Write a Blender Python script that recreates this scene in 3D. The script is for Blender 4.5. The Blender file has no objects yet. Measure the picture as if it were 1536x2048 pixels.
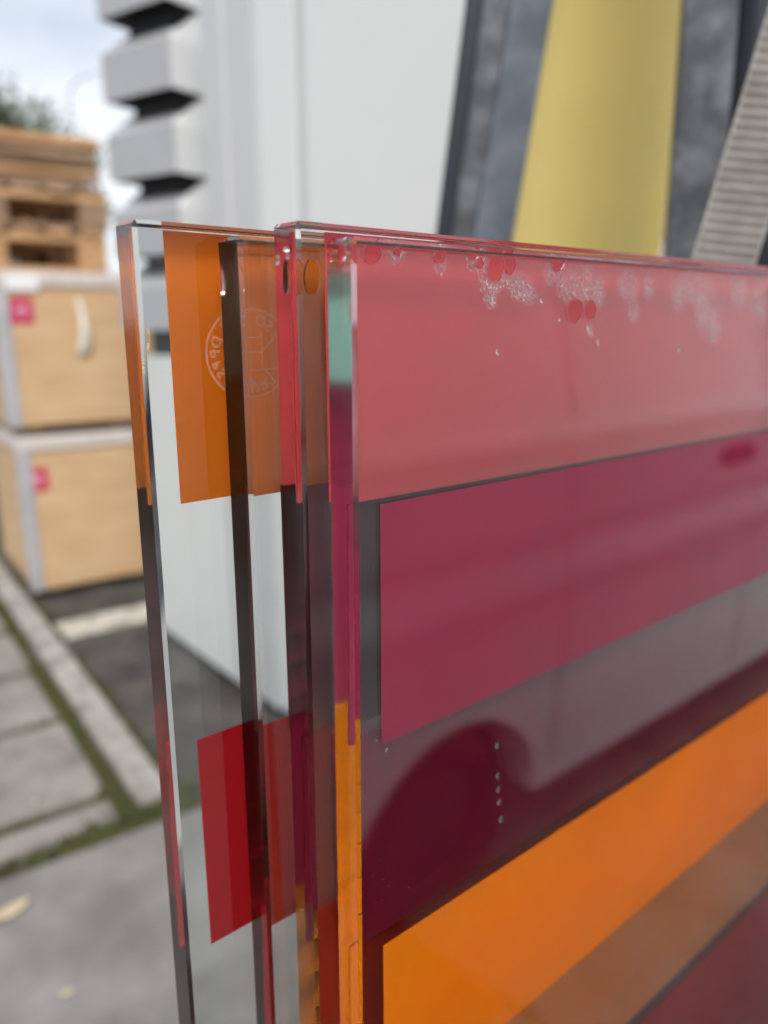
import bpy, bmesh, math, random
from mathutils import Vector, Matrix, noise
from mathutils.geometry import delaunay_2d_cdt
R = math.radians
random.seed(7)
SC = bpy.context.scene
COL = SC.collection

# ------------------------------------------------------------------ camera, sky, sun, exposure
EYE = 1.55
PITCH = R(13.95)
FPX = 1538.0                                    # focal length in pixels of the 1536 x 2048 photograph
cam_data = bpy.data.cameras.new('camera')
cam_data.sensor_fit = 'VERTICAL'
cam_data.sensor_height = 36.0
cam_data.lens = FPX / 2048 * 36.0
cam_data.clip_start = 0.01
cam_data.clip_end = 2000
cam_data.dof.use_dof = True
cam_data.dof.focus_distance = 0.275
cam_data.dof.aperture_fstop = 5.1
cam = bpy.data.objects.new('camera', cam_data)
COL.objects.link(cam)
cam.location = (0, 0, EYE)
cam.rotation_euler = (math.pi / 2 - PITCH, 0, 0)
SC.camera = cam

SUN_ELEV, SUN_YAW = R(50), R(-188)              # yaw is clockwise from the camera's heading (+Y)
world = bpy.data.worlds.new('World')
SC.world = world
world.use_nodes = True
wn, wl = world.node_tree.nodes, world.node_tree.links
for n in list(wn):
    wn.remove(n)
w_out = wn.new('ShaderNodeOutputWorld')
w_bg = wn.new('ShaderNodeBackground')
w_bg.inputs['Strength'].default_value = 0.1
sky = wn.new('ShaderNodeTexSky')
sky.sky_type = 'NISHITA'
sky.sun_disc = False
sky.sun_elevation = SUN_ELEV
sky.sun_rotation = SUN_YAW
sky.air_density = 1.0
sky.dust_density = 2.0
w_tc = wn.new('ShaderNodeTexCoord')
w_map = wn.new('ShaderNodeMapping')
w_map.inputs['Scale'].default_value = (1.0, 1.0, 2.4)
w_noise = wn.new('ShaderNodeTexNoise')
w_noise.inputs['Scale'].default_value = 2.3
w_noise.inputs['Detail'].default_value = 7
w_noise.inputs['Roughness'].default_value = 0.55
w_cov = wn.new('ShaderNodeValToRGB')            # how thick the cloud is: grey-blue thin cloud to white
w_cov.color_ramp.elements[0].position = 0.36
w_cov.color_ramp.elements[0].color = (3.2, 3.6, 4.15, 1)
w_cov.color_ramp.elements[1].position = 0.62
w_cov.color_ramp.elements[1].color = (5.7, 5.8, 5.95, 1)
w_mix = wn.new('ShaderNodeMix')
w_mix.data_type = 'RGBA'
w_mix.inputs['Factor'].default_value = 0.88
wl.new(w_tc.outputs['Generated'], w_map.inputs['Vector'])
wl.new(w_map.outputs['Vector'], w_noise.inputs['Vector'])
wl.new(w_noise.outputs['Fac'], w_cov.inputs['Fac'])
wl.new(sky.outputs['Color'], w_mix.inputs['A'])
wl.new(w_cov.outputs['Color'], w_mix.inputs['B'])
wl.new(w_mix.outputs['Result'], w_bg.inputs['Color'])
wl.new(w_bg.outputs['Background'], w_out.inputs['Surface'])

sun_data = bpy.data.lights.new('sun', 'SUN')
sun_data.energy = 1.5
sun_data.angle = R(24)
sun_data.color = (1.0, 0.96, 0.9)
sun = bpy.data.objects.new('sun', sun_data)
COL.objects.link(sun)
_sd = Vector((math.sin(SUN_YAW) * math.cos(SUN_ELEV), math.cos(SUN_YAW) * math.cos(SUN_ELEV), math.sin(SUN_ELEV)))
sun.rotation_euler = _sd.to_track_quat('Z', 'Y').to_euler()
sun.location = (-3, -3, 8)

SC.view_settings.view_transform = 'Standard'
SC.view_settings.look = 'None'
SC.view_settings.gamma = 1
SC.view_settings.exposure = 1.05
SC.render.engine = 'CYCLES'
cy = SC.cycles
cy.max_bounces = 52
cy.transmission_bounces = 50
cy.glossy_bounces = 50
cy.diffuse_bounces = 7
cy.transparent_max_bounces = 24
cy.blur_glossy = 0.2
cy.sample_clamp_indirect = 6
cy.caustics_refractive = True
cy.caustics_reflective = True
cy.use_denoising = True
try:
    cy.denoiser = 'OPENIMAGEDENOISE'
    cy.denoising_input_passes = 'RGB_ALBEDO_NORMAL'
    cy.denoising_prefilter = 'ACCURATE'
except Exception:
    pass
cy.adaptive_threshold = 0.005

# ------------------------------------------------------------------ where things stand
GLASS_YAW = R(49.7)                              # heading of the panes, clockwise from the camera's heading
E1 = Vector((math.sin(GLASS_YAW), math.cos(GLASS_YAW), 0))    # along the panes
E2 = Vector((-math.cos(GLASS_YAW), math.sin(GLASS_YAW), 0))   # through the stack, away from the camera
KERB_YAW = R(-35.5)
K1 = Vector((math.sin(KERB_YAW), math.cos(KERB_YAW), 0))      # along the kerb, away
K2 = Vector((math.cos(KERB_YAW), -math.sin(KERB_YAW), 0))     # across it, to the right


def ray(u, v):
    a, b = (u - 768) / FPX, (1024 - v) / FPX
    return Vector((a, math.cos(PITCH) + b * math.sin(PITCH), -math.sin(PITCH) + b * math.cos(PITCH)))


def at(u, v, y):                                 # measured point of the photograph at a known distance
    d = ray(u, v)
    d *= y / d.y
    return Vector((d.x, d.y, d.z + EYE))


def on_pane(u, v, p, depth=0.0, n=1.5):          # (s, z) on a plane parallel to the panes, seen through glass
    d = ray(u, v).normalized()
    ds, dp, dz = d.dot(E1), d.dot(E2), d.z
    t = p / dp
    s, z = ds * t, EYE + dz * t
    if depth:
        rs, rz = ds / n, dz / n
        rp = math.sqrt(1 - rs * rs - rz * rz)
        s += rs / rp * depth
        z += rz / rp * depth
    return s, z


# ------------------------------------------------------------------ materials
def mat(name):
    m = bpy.data.materials.new(name)
    m.use_nodes = True
    return m, m.node_tree.nodes, m.node_tree.links, m.node_tree.nodes['Principled BSDF']


def surface(name, col, rough=0.6, var=0.12, scale=12, metal=0.0, bump=0.0, bscale=60, stretch=(1, 1, 1), col2=None, spec=0.5, detail=5, lo=0.35, hi=0.65):
    m, n, l, b = mat(name)
    tc = n.new('ShaderNodeTexCoord')
    mp = n.new('ShaderNodeMapping')
    mp.inputs['Scale'].default_value = stretch
    nz = n.new('ShaderNodeTexNoise')
    nz.inputs['Scale'].default_value = scale
    nz.inputs['Detail'].default_value = detail
    nz.inputs['Roughness'].default_value = 0.6
    rp = n.new('ShaderNodeValToRGB')
    c2 = col2 or tuple(min(1, c * (1 + var)) for c in col)
    c1 = col if col2 else tuple(c * (1 - var) for c in col)
    rp.color_ramp.elements[0].position = lo
    rp.color_ramp.elements[1].position = hi
    rp.color_ramp.elements[0].color = (*c1, 1)
    rp.color_ramp.elements[1].color = (*c2, 1)
    l.new(tc.outputs['Object'], mp.inputs['Vector'])
    l.new(mp.outputs['Vector'], nz.inputs['Vector'])
    l.new(nz.outputs['Fac'], rp.inputs['Fac'])
    l.new(rp.outputs['Color'], b.inputs['Base Color'])
    b.inputs['Roughness'].default_value = rough
    b.inputs['Metallic'].default_value = metal
    b.inputs['Specular IOR Level'].default_value = spec
    if bump:
        nb = n.new('ShaderNodeTexNoise')
        nb.inputs['Scale'].default_value = bscale
        nb.inputs['Detail'].default_value = 4
        bp = n.new('ShaderNodeBump')
        bp.inputs['Strength'].default_value = bump
        bp.inputs['Distance'].default_value = 0.01
        l.new(mp.outputs['Vector'], nb.inputs['Vector'])
        l.new(nb.outputs['Fac'], bp.inputs['Height'])
        l.new(bp.outputs['Normal'], b.inputs['Normal'])
    return m


def glass(name, ior=1.5, col=(0.968, 0.985, 0.980), streak=0.0, rough=0.0):
    m, n, l, b = mat(name)
    n.remove(b)
    g = n.new('ShaderNodeBsdfGlass')
    g.inputs['IOR'].default_value = ior
    g.inputs['Color'].default_value = (*col, 1)
    g.inputs['Roughness'].default_value = rough
    l.new(g.outputs['BSDF'], n['Material Output'].inputs['Surface'])
    if streak:
        tc = n.new('ShaderNodeTexCoord')
        mp = n.new('ShaderNodeMapping')
        mp.inputs['Scale'].default_value = (1, 1, 0.012)
        nz = n.new('ShaderNodeTexNoise')
        nz.inputs['Scale'].default_value = 1500
        nz.inputs['Detail'].default_value = 3
        bp = n.new('ShaderNodeBump')
        bp.inputs['Strength'].default_value = streak
        bp.inputs['Distance'].default_value = 0.0002
        l.new(tc.outputs['Object'], mp.inputs['Vector'])
        l.new(mp.outputs['Vector'], nz.inputs['Vector'])
        l.new(nz.outputs['Fac'], bp.inputs['Height'])
        l.new(bp.outputs['Normal'], g.inputs['Normal'])
    return m


def veil(name, col, amount, noise_scale=None, lo=0.4, hi=0.65):   # thin frosted or misted skin
    m, n, l, b = mat(name)
    n.remove(b)
    d = n.new('ShaderNodeBsdfDiffuse')
    d.inputs['Color'].default_value = (*col, 1)
    t = n.new('ShaderNodeBsdfTransparent')
    x = n.new('ShaderNodeMixShader')
    x.inputs['Fac'].default_value = amount
    l.new(t.outputs['BSDF'], x.inputs[1])
    l.new(d.outputs['BSDF'], x.inputs[2])
    l.new(x.outputs['Shader'], n['Material Output'].inputs['Surface'])
    if noise_scale:
        at_ = n.new('ShaderNodeAttribute')
        at_.attribute_name = 'mist'
        tc = n.new('ShaderNodeTexCoord')
        nz = n.new('ShaderNodeTexNoise')
        nz.inputs['Scale'].default_value = noise_scale
        nz.inputs['Detail'].default_value = 5
        mr = n.new('ShaderNodeMapRange')
        mr.inputs['From Min'].default_value = lo
        mr.inputs['From Max'].default_value = hi
        mu = n.new('ShaderNodeMath'); mu.operation = 'MULTIPLY'
        mv = n.new('ShaderNodeMath'); mv.operation = 'MULTIPLY'; mv.inputs[1].default_value = amount
        l.new(tc.outputs['Object'], nz.inputs['Vector'])
        l.new(nz.outputs['Fac'], mr.inputs['Value'])
        l.new(mr.outputs['Result'], mu.inputs[0])
        l.new(at_.outputs['Fac'], mu.inputs[1])
        l.new(mu.outputs[0], mv.inputs[0])
        l.new(mv.outputs[0], x.inputs['Fac'])
    return m


def film(name, col, var=0.05):
    return surface(name, col, rough=0.55, var=var, scale=9, spec=0.15, detail=6)


M = {}
M['glass'] = glass('pane glass')
M['glass_edge'] = glass('ground glass edge', streak=0.25, rough=0.11)
M['water'] = glass('water', ior=1.33, col=(1, 1, 1))
M['mist'] = veil('condensation mist', (0.98, 0.98, 0.99), 0.52, 900)
M['etch'] = veil('etched glass', (0.85, 0.8, 0.8), 0.13)
M['orange'] = film('orange film', (0.90, 0.235, 0.003))
M['deep_orange'] = film('deep orange film', (0.70, 0.17, 0.004))
M['dull_orange'] = film('dull orange film', (0.74, 0.21, 0.02))
M['red'] = film('red film', (0.74, 0.078, 0.095))
M['crimson'] = film('crimson film', (0.42, 0.004, 0.010))
M['magenta'] = film('magenta film', (0.36, 0.025, 0.075))
M['burgundy'] = film('burgundy film', (0.22, 0.005, 0.028))
M['maroon'] = film('maroon film', (0.10, 0.016, 0.018))
M['dark_red'] = film('dark red film', (0.24, 0.02, 0.025))
M['dust'] = surface('dust', (0.75, 0.72, 0.68), rough=0.9)
M['putty'] = surface('putty', (0.6, 0.42, 0.26), rough=0.8, bump=0.3, bscale=300)

# ------------------------------------------------------------------ mesh helpers
def link(name, me, parent=None, m=None, smooth=False):
    o = bpy.data.objects.new(name, me)
    COL.objects.link(o)
    if parent is not None:
        o.parent = parent
    if m is not None:
        for k in (m if isinstance(m, (list, tuple)) else [m]):
            me.materials.append(k)
    if smooth:
        for p in me.polygons:
            p.use_smooth = True
    return o


def from_bm(name, bm, parent=None, m=None, smooth=False):
    me = bpy.data.meshes.new(name)
    bm.to_mesh(me)
    bm.free()
    return link(name, me, parent, m, smooth)


def tag(o, label=None, cat=None, group=None, kind=None):
    for k, v in (('label', label), ('category', cat), ('group', group), ('kind', kind)):
        if v:
            o[k] = v
    return o


def empty(name, loc, rz=0.0):
    o = bpy.data.objects.new(name, None)
    COL.objects.link(o)
    o.location = loc
    o.rotation_euler.z = rz
    o.empty_display_size = 0.05
    return o


def box_bm(x0, x1, y0, y1, z0, z1, bevel=0.0, seg=1):
    bm = bmesh.new()
    bmesh.ops.create_cube(bm, size=1)
    for v in bm.verts:
        v.co = Vector((x0 if v.co.x < 0 else x1, y0 if v.co.y < 0 else y1, z0 if v.co.z < 0 else z1))
    if bevel:
        bmesh.ops.bevel(bm, geom=bm.edges[:], offset=bevel, segments=seg, affect='EDGES', profile=0.5)
    return bm


def box(name, x0, x1, y0, y1, z0, z1, m, parent=None, bevel=0.0, seg=1):
    return from_bm(name, box_bm(x0, x1, y0, y1, z0, z1, bevel, seg), parent, m)


def prism(name, pts, h0, h1, m, parent=None, axis='y', bevel=0.0, smooth=False):   # outline extruded along an axis
    bm = bmesh.new()
    def P(a, b, h):
        return (a, h, b) if axis == 'y' else ((h, a, b) if axis == 'x' else (a, b, h))
    A = [bm.verts.new(P(a, b, h0)) for a, b in pts]
    B = [bm.verts.new(P(a, b, h1)) for a, b in pts]
    bm.faces.new(A)
    bm.faces.new(B[::-1])
    for i in range(len(pts)):
        j = (i + 1) % len(pts)
        bm.faces.new((A[i], B[i], B[j], A[j]))
    bmesh.ops.recalc_face_normals(bm, faces=bm.faces[:])
    if bevel:
        bmesh.ops.bevel(bm, geom=bm.edges[:], offset=bevel, segments=1, affect='EDGES')
    return from_bm(name, bm, parent, m, smooth)


def tube_bm(bm, path, radii, sides=10):
    rings = []
    for i, p in enumerate(path):
        p = Vector(p)
        d = (Vector(path[min(i + 1, len(path) - 1)]) - Vector(path[max(i - 1, 0)])).normalized()
        a = d.orthogonal().normalized() if abs(d.z) > 0.99 else d.cross(Vector((0, 0, 1))).normalized()
        b = d.cross(a)
        rings.append([bm.verts.new(p + (a * math.cos(2 * math.pi * k / sides) + b * math.sin(2 * math.pi * k / sides)) * radii[i]) for k in range(sides)])
    for r0, r1 in zip(rings, rings[1:]):
        for k in range(sides):
            bm.faces.new((r0[k], r0[(k + 1) % sides], r1[(k + 1) % sides], r1[k]))
    bm.faces.new(rings[0][::-1])
    bm.faces.new(rings[-1])
    bmesh.ops.recalc_face_normals(bm, faces=bm.faces[:])


def tube(name, path, radii, m, parent=None, sides=10):
    bm = bmesh.new()
    if not isinstance(radii, (list, tuple)):
        radii = [radii] * len(path)
    tube_bm(bm, path, radii, sides)
    return from_bm(name, bm, parent, m, True)


# ------------------------------------------------------------------ ground
M['asphalt'] = surface('asphalt', (0.028, 0.026, 0.025), rough=0.9, col2=(0.085, 0.077, 0.07), scale=4, bump=0.6, bscale=120, detail=8)
M['slab'] = surface('paving slab', (0.15, 0.135, 0.124), rough=0.9, col2=(0.28, 0.252, 0.234), scale=5, bump=0.25, bscale=90, detail=9)
M['slab_smooth'] = surface('cast concrete', (0.145, 0.137, 0.132), rough=0.85, col2=(0.24, 0.23, 0.222), scale=4.5, bump=0.15, bscale=70, detail=9)
M['kerb'] = surface('kerb stone', (0.20, 0.186, 0.17), rough=0.9, col2=(0.38, 0.355, 0.33), scale=9, bump=0.3, bscale=80, detail=9)
M['soil'] = surface('joint soil', (0.05, 0.045, 0.03), rough=1.0, col2=(0.085, 0.08, 0.035), scale=14, bump=0.5, bscale=120)
M['moss'] = surface('moss', (0.032, 0.036, 0.010), rough=1.0, col2=(0.075, 0.078, 0.02), scale=30, bump=0.4, bscale=200)
M['line'] = surface('road paint', (0.25, 0.235, 0.205), rough=0.8, col2=(0.62, 0.585, 0.51), scale=9, bump=0.2)

bm = bmesh.new()
for s in ((-400, -400), (400, -400), (400, 400), (-400, 400)):
    bm.verts.new((*s, 0))
bm.faces.new(bm.verts[:])
tag(from_bm('asphalt_ground', bm, None, M['asphalt']), kind='structure')

KROT = math.atan2(K2.y, K2.x)                    # local x = K2 (across), local y = K1 (along)
pave = empty('pavement', (0, 0, 0), KROT)
tag(pave, kind='structure')
box('bedding', -6, 0.60, -3, 14, 0.0, 0.045, M['soil'], pave)
box('bedding', 0.602, 4.6, -3, 2.07, 0.0, 0.045, M['soil'], pave)


def slab(x0, x1, y0, y1, top, m, jig=0.006, name='slab'):
    bm = box_bm(x0, x1, y0, y1, 0.0, top, 0.012, 2)
    for v in bm.verts:
        k = noise.noise_vector(v.co * 6)
        v.co += Vector((k.x, k.y, k.z * 0.3)) * jig
    return from_bm(name, bm, pave, m)


cuts = [2.13, 2.30, 2.90, 3.42, 3.94, 4.46, 4.98, 5.5, 6.0, 6.5, 7.0]
for i in range(len(cuts) - 1):
    y0, y1 = cuts[i] + 0.032, cuts[i + 1] - 0.032
    xs = [0.545, -0.02, -0.56, -1.08, -1.6, -2.2] if i % 2 else [0.54, 0.05, -0.42, -0.95, -1.5, -2.1]
    for j in range(len(xs) - 1):
        slab(xs[j + 1] + 0.03, xs[j] - (0.0 if j == 0 else 0.0), y0, y1, 0.075 + random.uniform(-0.006, 0.006), M['slab'])
for j, (x0, x1) in enumerate(((-2.4, -0.62), (-0.60, 1.15), (1.17, 2.9), (2.92, 4.6))):          # broad cast apron nearest the camera
    slab(x0, x1, -2.4 if j > 1 else -0.4, 1.2 if j > 1 else 2.06, 0.078, M['slab_smooth'])
ky = 2.16
while ky < 9.5:                                  # kerb stones
    slab(0.605, 0.715, ky + 0.008, ky + 0.99, 0.10, M['kerb'], 0.005, 'kerb_stone')
    ky += 1.0

# moss along the joints: one uncountable mass of small tufts
bm = bmesh.new()
def tuft(x, y, z, r, h):
    n = 6
    c = bm.verts.new((x, y, z + h))
    ring = [bm.verts.new((x + math.cos(k * 2 * math.pi / n) * r * random.uniform(.6, 1.2), y + math.sin(k * 2 * math.pi / n) * r * random.uniform(.6, 1.2), z)) for k in range(n)]
    for k in range(n):
        bm.faces.new((c, ring[k], ring[(k + 1) % n]))
for k in range(5200):
    y = random.uniform(1.95, 6.5)
    side = random.random()
    if side < 0.5:
        x = random.gauss(0.572, 0.022)
    elif side < 0.75:
        x = 0.722 + abs(random.gauss(0, 0.022))
    else:
        y = random.choice(cuts[:8]) + random.gauss(0, 0.012)
        x = random.uniform(-1.6, 0.6)
        if noise.noise((x * 3, y * 3, 1)) < 0.05:
            continue
    if noise.noise((x * 2.1, y * 2.1, 4)) < -0.28:
        continue
    tuft(x, y, 0.004 if x > 0.715 else 0.05, random.uniform(.012, .028), random.uniform(.01, .032))
for k in range(700):                             # thicker moss where the kerb ends
    a, r = random.uniform(0, 6.3), abs(random.gauss(0, 0.11))
    tuft(0.62 + math.cos(a) * r * 1.1, 2.12 + math.sin(a) * r * 0.55, 0.05, random.uniform(.012, .03), random.uniform(.01, .04))
moss = from_bm('moss', bm, None, M['moss'])
moss.rotation_euler.z = KROT
tag(moss, 'olive green moss growing along the paving and kerb joints', 'moss', kind='stuff')

# white bay line
bm = bmesh.new()
def strip(x0, x1, y0, y1):
    nx = 40
    a = []
    for i in range(nx + 1):
        x = x0 + (x1 - x0) * i / nx
        a.append((bm.verts.new((x, y0 + random.uniform(-.006, .006), 0.004)), bm.verts.new((x, y1 + random.uniform(-.006, .006), 0.004))))
    for p, q in zip(a, a[1:]):
        bm.faces.new((p[0], q[0], q[1], p[1]))
strip(0.78, 4.2, 3.84, 4.09)
ln = from_bm('bay_line', bm, None, M['line'])
ln.rotation_euler.z = KROT
tag(ln, kind='structure')

# a few pale leaves and chips on the paving
M['leaf_litter'] = surface('dry leaf', (0.50, 0.40, 0.26), rough=0.8, var=0.2)
def litter(u, v, size, rot, z=0.085):
    d = ray(u, v); d *= (z - EYE) / d.z
    pts = [(-1, 0), (-.5, .34), (.2, .4), (.8, .2), (1, 0), (.6, -.3), (-.2, -.4), (-.7, -.25)]
    bm = bmesh.new()
    vs = [bm.verts.new((x * size, y * size, abs(x) * size * .12)) for x, y in pts]
    c = bm.verts.new((0, 0, 0.004))
    for i in range(len(vs)):
        bm.faces.new((vs[i], vs[(i + 1) % len(vs)], c))
    o = from_bm('dry_leaf', bm, None, M['leaf_litter'])
    o.location = (d.x, d.y, z); o.rotation_euler.z = rot
    return o
tag(litter(20, 1822, 0.055, 0.9), 'pale dry leaf lying on the concrete joint at the left edge', 'leaf', 'dry leaves on the paving')
tag(litter(135, 1985, 0.018, 0.4), 'tiny pale leaf chip lying on the cast concrete apron', 'leaf', 'dry leaves on the paving')
tag(litter(70, 1605, 0.016, 2.0), 'small pale leaf chip on the paving slab beside the kerb moss', 'leaf', 'dry leaves on the paving')

bm = bmesh.new()                                  # brown leaf litter and grit on the asphalt
for k in range(420):
    x, y = 0.76 + abs(random.gauss(0, .35)), random.uniform(2.1, 4.6)
    r_, z_ = random.choice((.004, .006, .009, .016)), 0.006
    a0 = random.uniform(0, 6.3)
    bm.faces.new([bm.verts.new((x + math.cos(a0 + q) * r_ * w, y + math.sin(a0 + q) * r_ * .7 * w, z_ + random.uniform(0, .006))) for q, w in ((0, 1.3), (1.3, .8), (2.6, 1), (3.9, .9), (5.1, .7))])
deb = from_bm('leaf_debris', bm, None, surface('brown debris', (0.07, 0.045, 0.028), rough=0.9, col2=(0.26, 0.18, 0.11), scale=8))
deb.rotation_euler.z = KROT
tag(deb, 'brown leaf debris and grit strewn over the asphalt beside the kerb', 'debris', kind='stuff')

# ------------------------------------------------------------------ crates
M['ply'] = surface('plywood', (0.55, 0.355, 0.19), rough=0.65, col2=(0.64, 0.435, 0.25), scale=3, stretch=(1, 1, 5), bump=0.08, bscale=30)
M['zinc'] = surface('zinc edging', (0.50, 0.50, 0.52), rough=0.5, metal=0.3, var=0.1)
M['batten'] = surface('pale batten', (0.62, 0.56, 0.52), rough=0.7, var=0.1)
M['label_red'] = surface('red label', (0.55, 0.02, 0.09), rough=0.5, var=0.1)
M['label_mark'] = surface('label print', (0.75, 0.45, 0.55), rough=0.5)
M['paper'] = surface('white paper', (0.82, 0.82, 0.83), rough=0.6, var=0.03)
M['webbing_white'] = surface('white webbing', (0.78, 0.74, 0.66), rough=0.8, var=0.08)
M['pine'] = surface('pallet wood', (0.40, 0.215, 0.10), rough=0.85, col2=(0.64, 0.38, 0.19), scale=4, stretch=(1, 4, 4), bump=0.3, bscale=40)
M['pine_old'] = surface('weathered wood', (0.20, 0.13, 0.085), rough=0.9, col2=(0.42, 0.27, 0.17), scale=4, stretch=(1, 4, 4), bump=0.3, bscale=40)

CR_Y, CR_X = 4.50, 0.78                          # front left foot of the crates in kerb coordinates
def kz(u, v, y):                                 # height of a photographed point on the crate front
    d = ray(u, v)
    t = y / d.dot(K1)
    return EYE + d.z * t
z_low1 = kz(150, 868, CR_Y)
z_top = kz(150, 545, CR_Y)
CW, CD = 1.25, 0.9


def crate(z0, z1, off, label):
    t = empty('plywood_crate', K1 * CR_Y + K2 * (CR_X + off) + Vector((0, 0, z0)), KROT)
    tag(t, label, 'crate', 'plywood crates stacked under the pallets')
    h = z1 - z0
    box('body', 0, CW, 0.0, CD, 0.06, h - 0.03, M['ply'], t, 0.004)
    box('lid_rim', -0.012, CW + 0.012, -0.014, CD + 0.014, h - 0.075, h, M['batten'], t, 0.005)
    for x in (0.0, CW - 0.07):
        box('corner_post', x - 0.014, x + 0.055, -0.012, 0.05, 0.06, h - 0.078, M['zinc'], t, 0.004)
    for x in (0.08, CW / 2 - 0.05, CW - 0.18):
        box('foot', x, x + 0.1, 0.10, CD - 0.03, 0.0, 0.059, M['pine_old'], t, 0.004)
    return t, h


c1, h1 = crate(0.0, z_low1, 0.0, 'lower plywood crate standing on the asphalt with a red label')
c2, h2 = crate(z_low1, z_top, -0.02, 'upper plywood crate with red label and a hanging white strap')


def stick(c, off, x, z, w, h, name='label'):
    l = box(name, x, x + w, -0.004, -0.0005, z, z + h, M['label_red'], c, 0.0)
    l['label'] = 'red square label with a pale handling mark'
    bm = bmesh.new()                              # umbrella-like handling mark
    pts = [(math.cos(a) * w * .26, math.sin(a) * w * .22) for a in [math.pi * k / 10 for k in range(11)]]
    vs = [bm.verts.new((x + w / 2 + a, -0.006, z + h * .5 + b)) for a, b in pts]
    bm.faces.new(vs)
    q = [bm.verts.new((x + w / 2 + a, -0.006, z + h * .5 + b)) for a, b in ((-.006, 0), (.006, 0), (.006, -h * .28), (-.006, -h * .28))]
    bm.faces.new(q)
    from_bm('handling_mark', bm, l, M['label_mark'])


def crate_xz(u, v, off):
    d = ray(u, v); d *= CR_Y / d.dot(K1)
    return d.dot(K2) - CR_X - off, EYE + d.z
x, z = crate_xz(22, 648, -0.02); stick(c2, -0.02, x, z - z_low1, 0.115, 0.135)
x, z = crate_xz(56, 985, 0.0); stick(c1, 0.0, x, z, 0.11, 0.13)
x, z = crate_xz(10, 580, -0.02); box('paper_note', x, x + 0.16, -0.016, -0.0145, z - z_low1, z - z_low1 + 0.08, M['paper'], c2)
# hanging strap loop on the upper crate
x, z = crate_xz(155, 598, -0.02); z -= z_low1
bm = bmesh.new()
prev = None
for k in range(13):
    f = k / 12
    w = 0.010 + 0.022 * math.sin(f * math.pi * .5) ** 2 * (1 if f < .93 else .6)
    cx_, cz_ = x + 0.012 * math.sin(f * 3), z - 0.30 * f
    yy = -0.012 - 0.035 * math.sin(f * math.pi)
    q = [bm.verts.new(p) for p in ((cx_ - w, yy, cz_), (cx_ + w, yy, cz_), (cx_ + w, yy + .008, cz_), (cx_ - w, yy + .008, cz_))]
    if prev:
        for i in range(4):
            bm.faces.new((prev[i], prev[(i + 1) % 4], q[(i + 1) % 4], q[i]))
    else:
        bm.faces.new(q)
    prev = q
bm.faces.new(prev[::-1])
bmesh.ops.recalc_face_normals(bm, faces=bm.faces[:])
from_bm('hanging_strap', bm, c2, M['webbing_white'], True)

# ------------------------------------------------------------------ pallets on the crates
def pallet(x, y, z, rz, w, d, hb, old, label):
    t = empty('wooden_pallet', K1 * (CR_Y + y) + K2 * (CR_X + x) + Vector((0, 0, z)), KROT + rz)
    tag(t, label, 'pallet', 'wooden pallets stacked on the crates')
    m = M['pine_old'] if old else M['pine']
    for bx in (0.0, w / 2 - 0.07, w - 0.145):
        for by in (0.0, d / 2 - 0.05, d - 0.1):
            box('block', bx, bx + 0.145, by, by + 0.1, 0.024, 0.024 + hb, m, t, 0.004)
    for by in (0.0, d / 2 - 0.05, d - 0.1):
        box('runner', -0.002, w + 0.002, by - 0.001, by + 0.101, 0.0, 0.023, m, t, 0.003)
        box('stringer', -0.004, w + 0.004, by - 0.002, by + 0.102, 0.025 + hb, 0.062 + hb, M['pine'], t, 0.003)
    n = 7
    for k in range(n):
        bx = k * (w - 0.13) / (n - 1)
        box('deck_board', bx, bx + 0.13 + random.uniform(-.02, 0.0), -0.012 + random.uniform(-.01, .01), d + 0.01, 0.063 + hb, 0.092 + hb, m, t, 0.003)
    return 0.093 + hb


PW = 1.15
xr, _ = crate_xz(213, 480, 0)
px = xr - PW
h = pallet(px, 0.02, z_top + 0.001, 0.0, PW, 0.8, 0.125, False, 'lowest pale pine pallet resting on the upper crate lid')
zp = z_top + 0.001 + h
h = pallet(px + 0.02, 0.0, zp + 0.001, 0.01, PW, 0.8, 0.115, True, 'weathered brown pallet on top of the pale one')
zp += 0.001 + h
pallet(px - .03, 0.86, z_top + 0.001, -0.01, PW, 0.7, 0.125, True, 'dark weathered pallet in the second row behind the pale pine pallet')
pallet(px - .02, 0.86, z_top + 0.22, 0.0, PW, 0.7, 0.125, True, 'upper dark pallet in the second row behind the weathered brown one')
for k in range(20):                               # loose broken boards heaped on top
    L = random.uniform(0.35, 1.0)
    w, th = random.uniform(.07, .12), random.uniform(.02, .045)
    lay = k // 4
    x = px + PW - L - random.uniform(-.03, 0.05) - (0.05 * lay if k % 2 else 0)
    bm = box_bm(0, L, 0, w, 0, th, 0.004)
    for v in bm.verts:
        v.co.z += 0.012 * noise.noise((v.co.x * 5, k, 0))
        if v.co.x > L * .8:
            v.co.x += random.uniform(-.03, .03)
    o = from_bm('loose_board', bm, None, M['pine'] if random.random() < .5 else M['pine_old'])
    o.location = K1 * (CR_Y + 0.02 + (k % 4) * 0.17 + random.uniform(-.02, .02)) + K2 * (CR_X + x) + Vector((0, 0, zp + 0.002 + lay * 0.052))
    o.rotation_euler = (random.uniform(-.02, .02), random.uniform(-.015, .015), KROT + random.uniform(-.06, .06))
    tag(o, 'loose broken board in the heap on top of the weathered pallet', 'board', 'loose boards heaped on the pallets')

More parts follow.
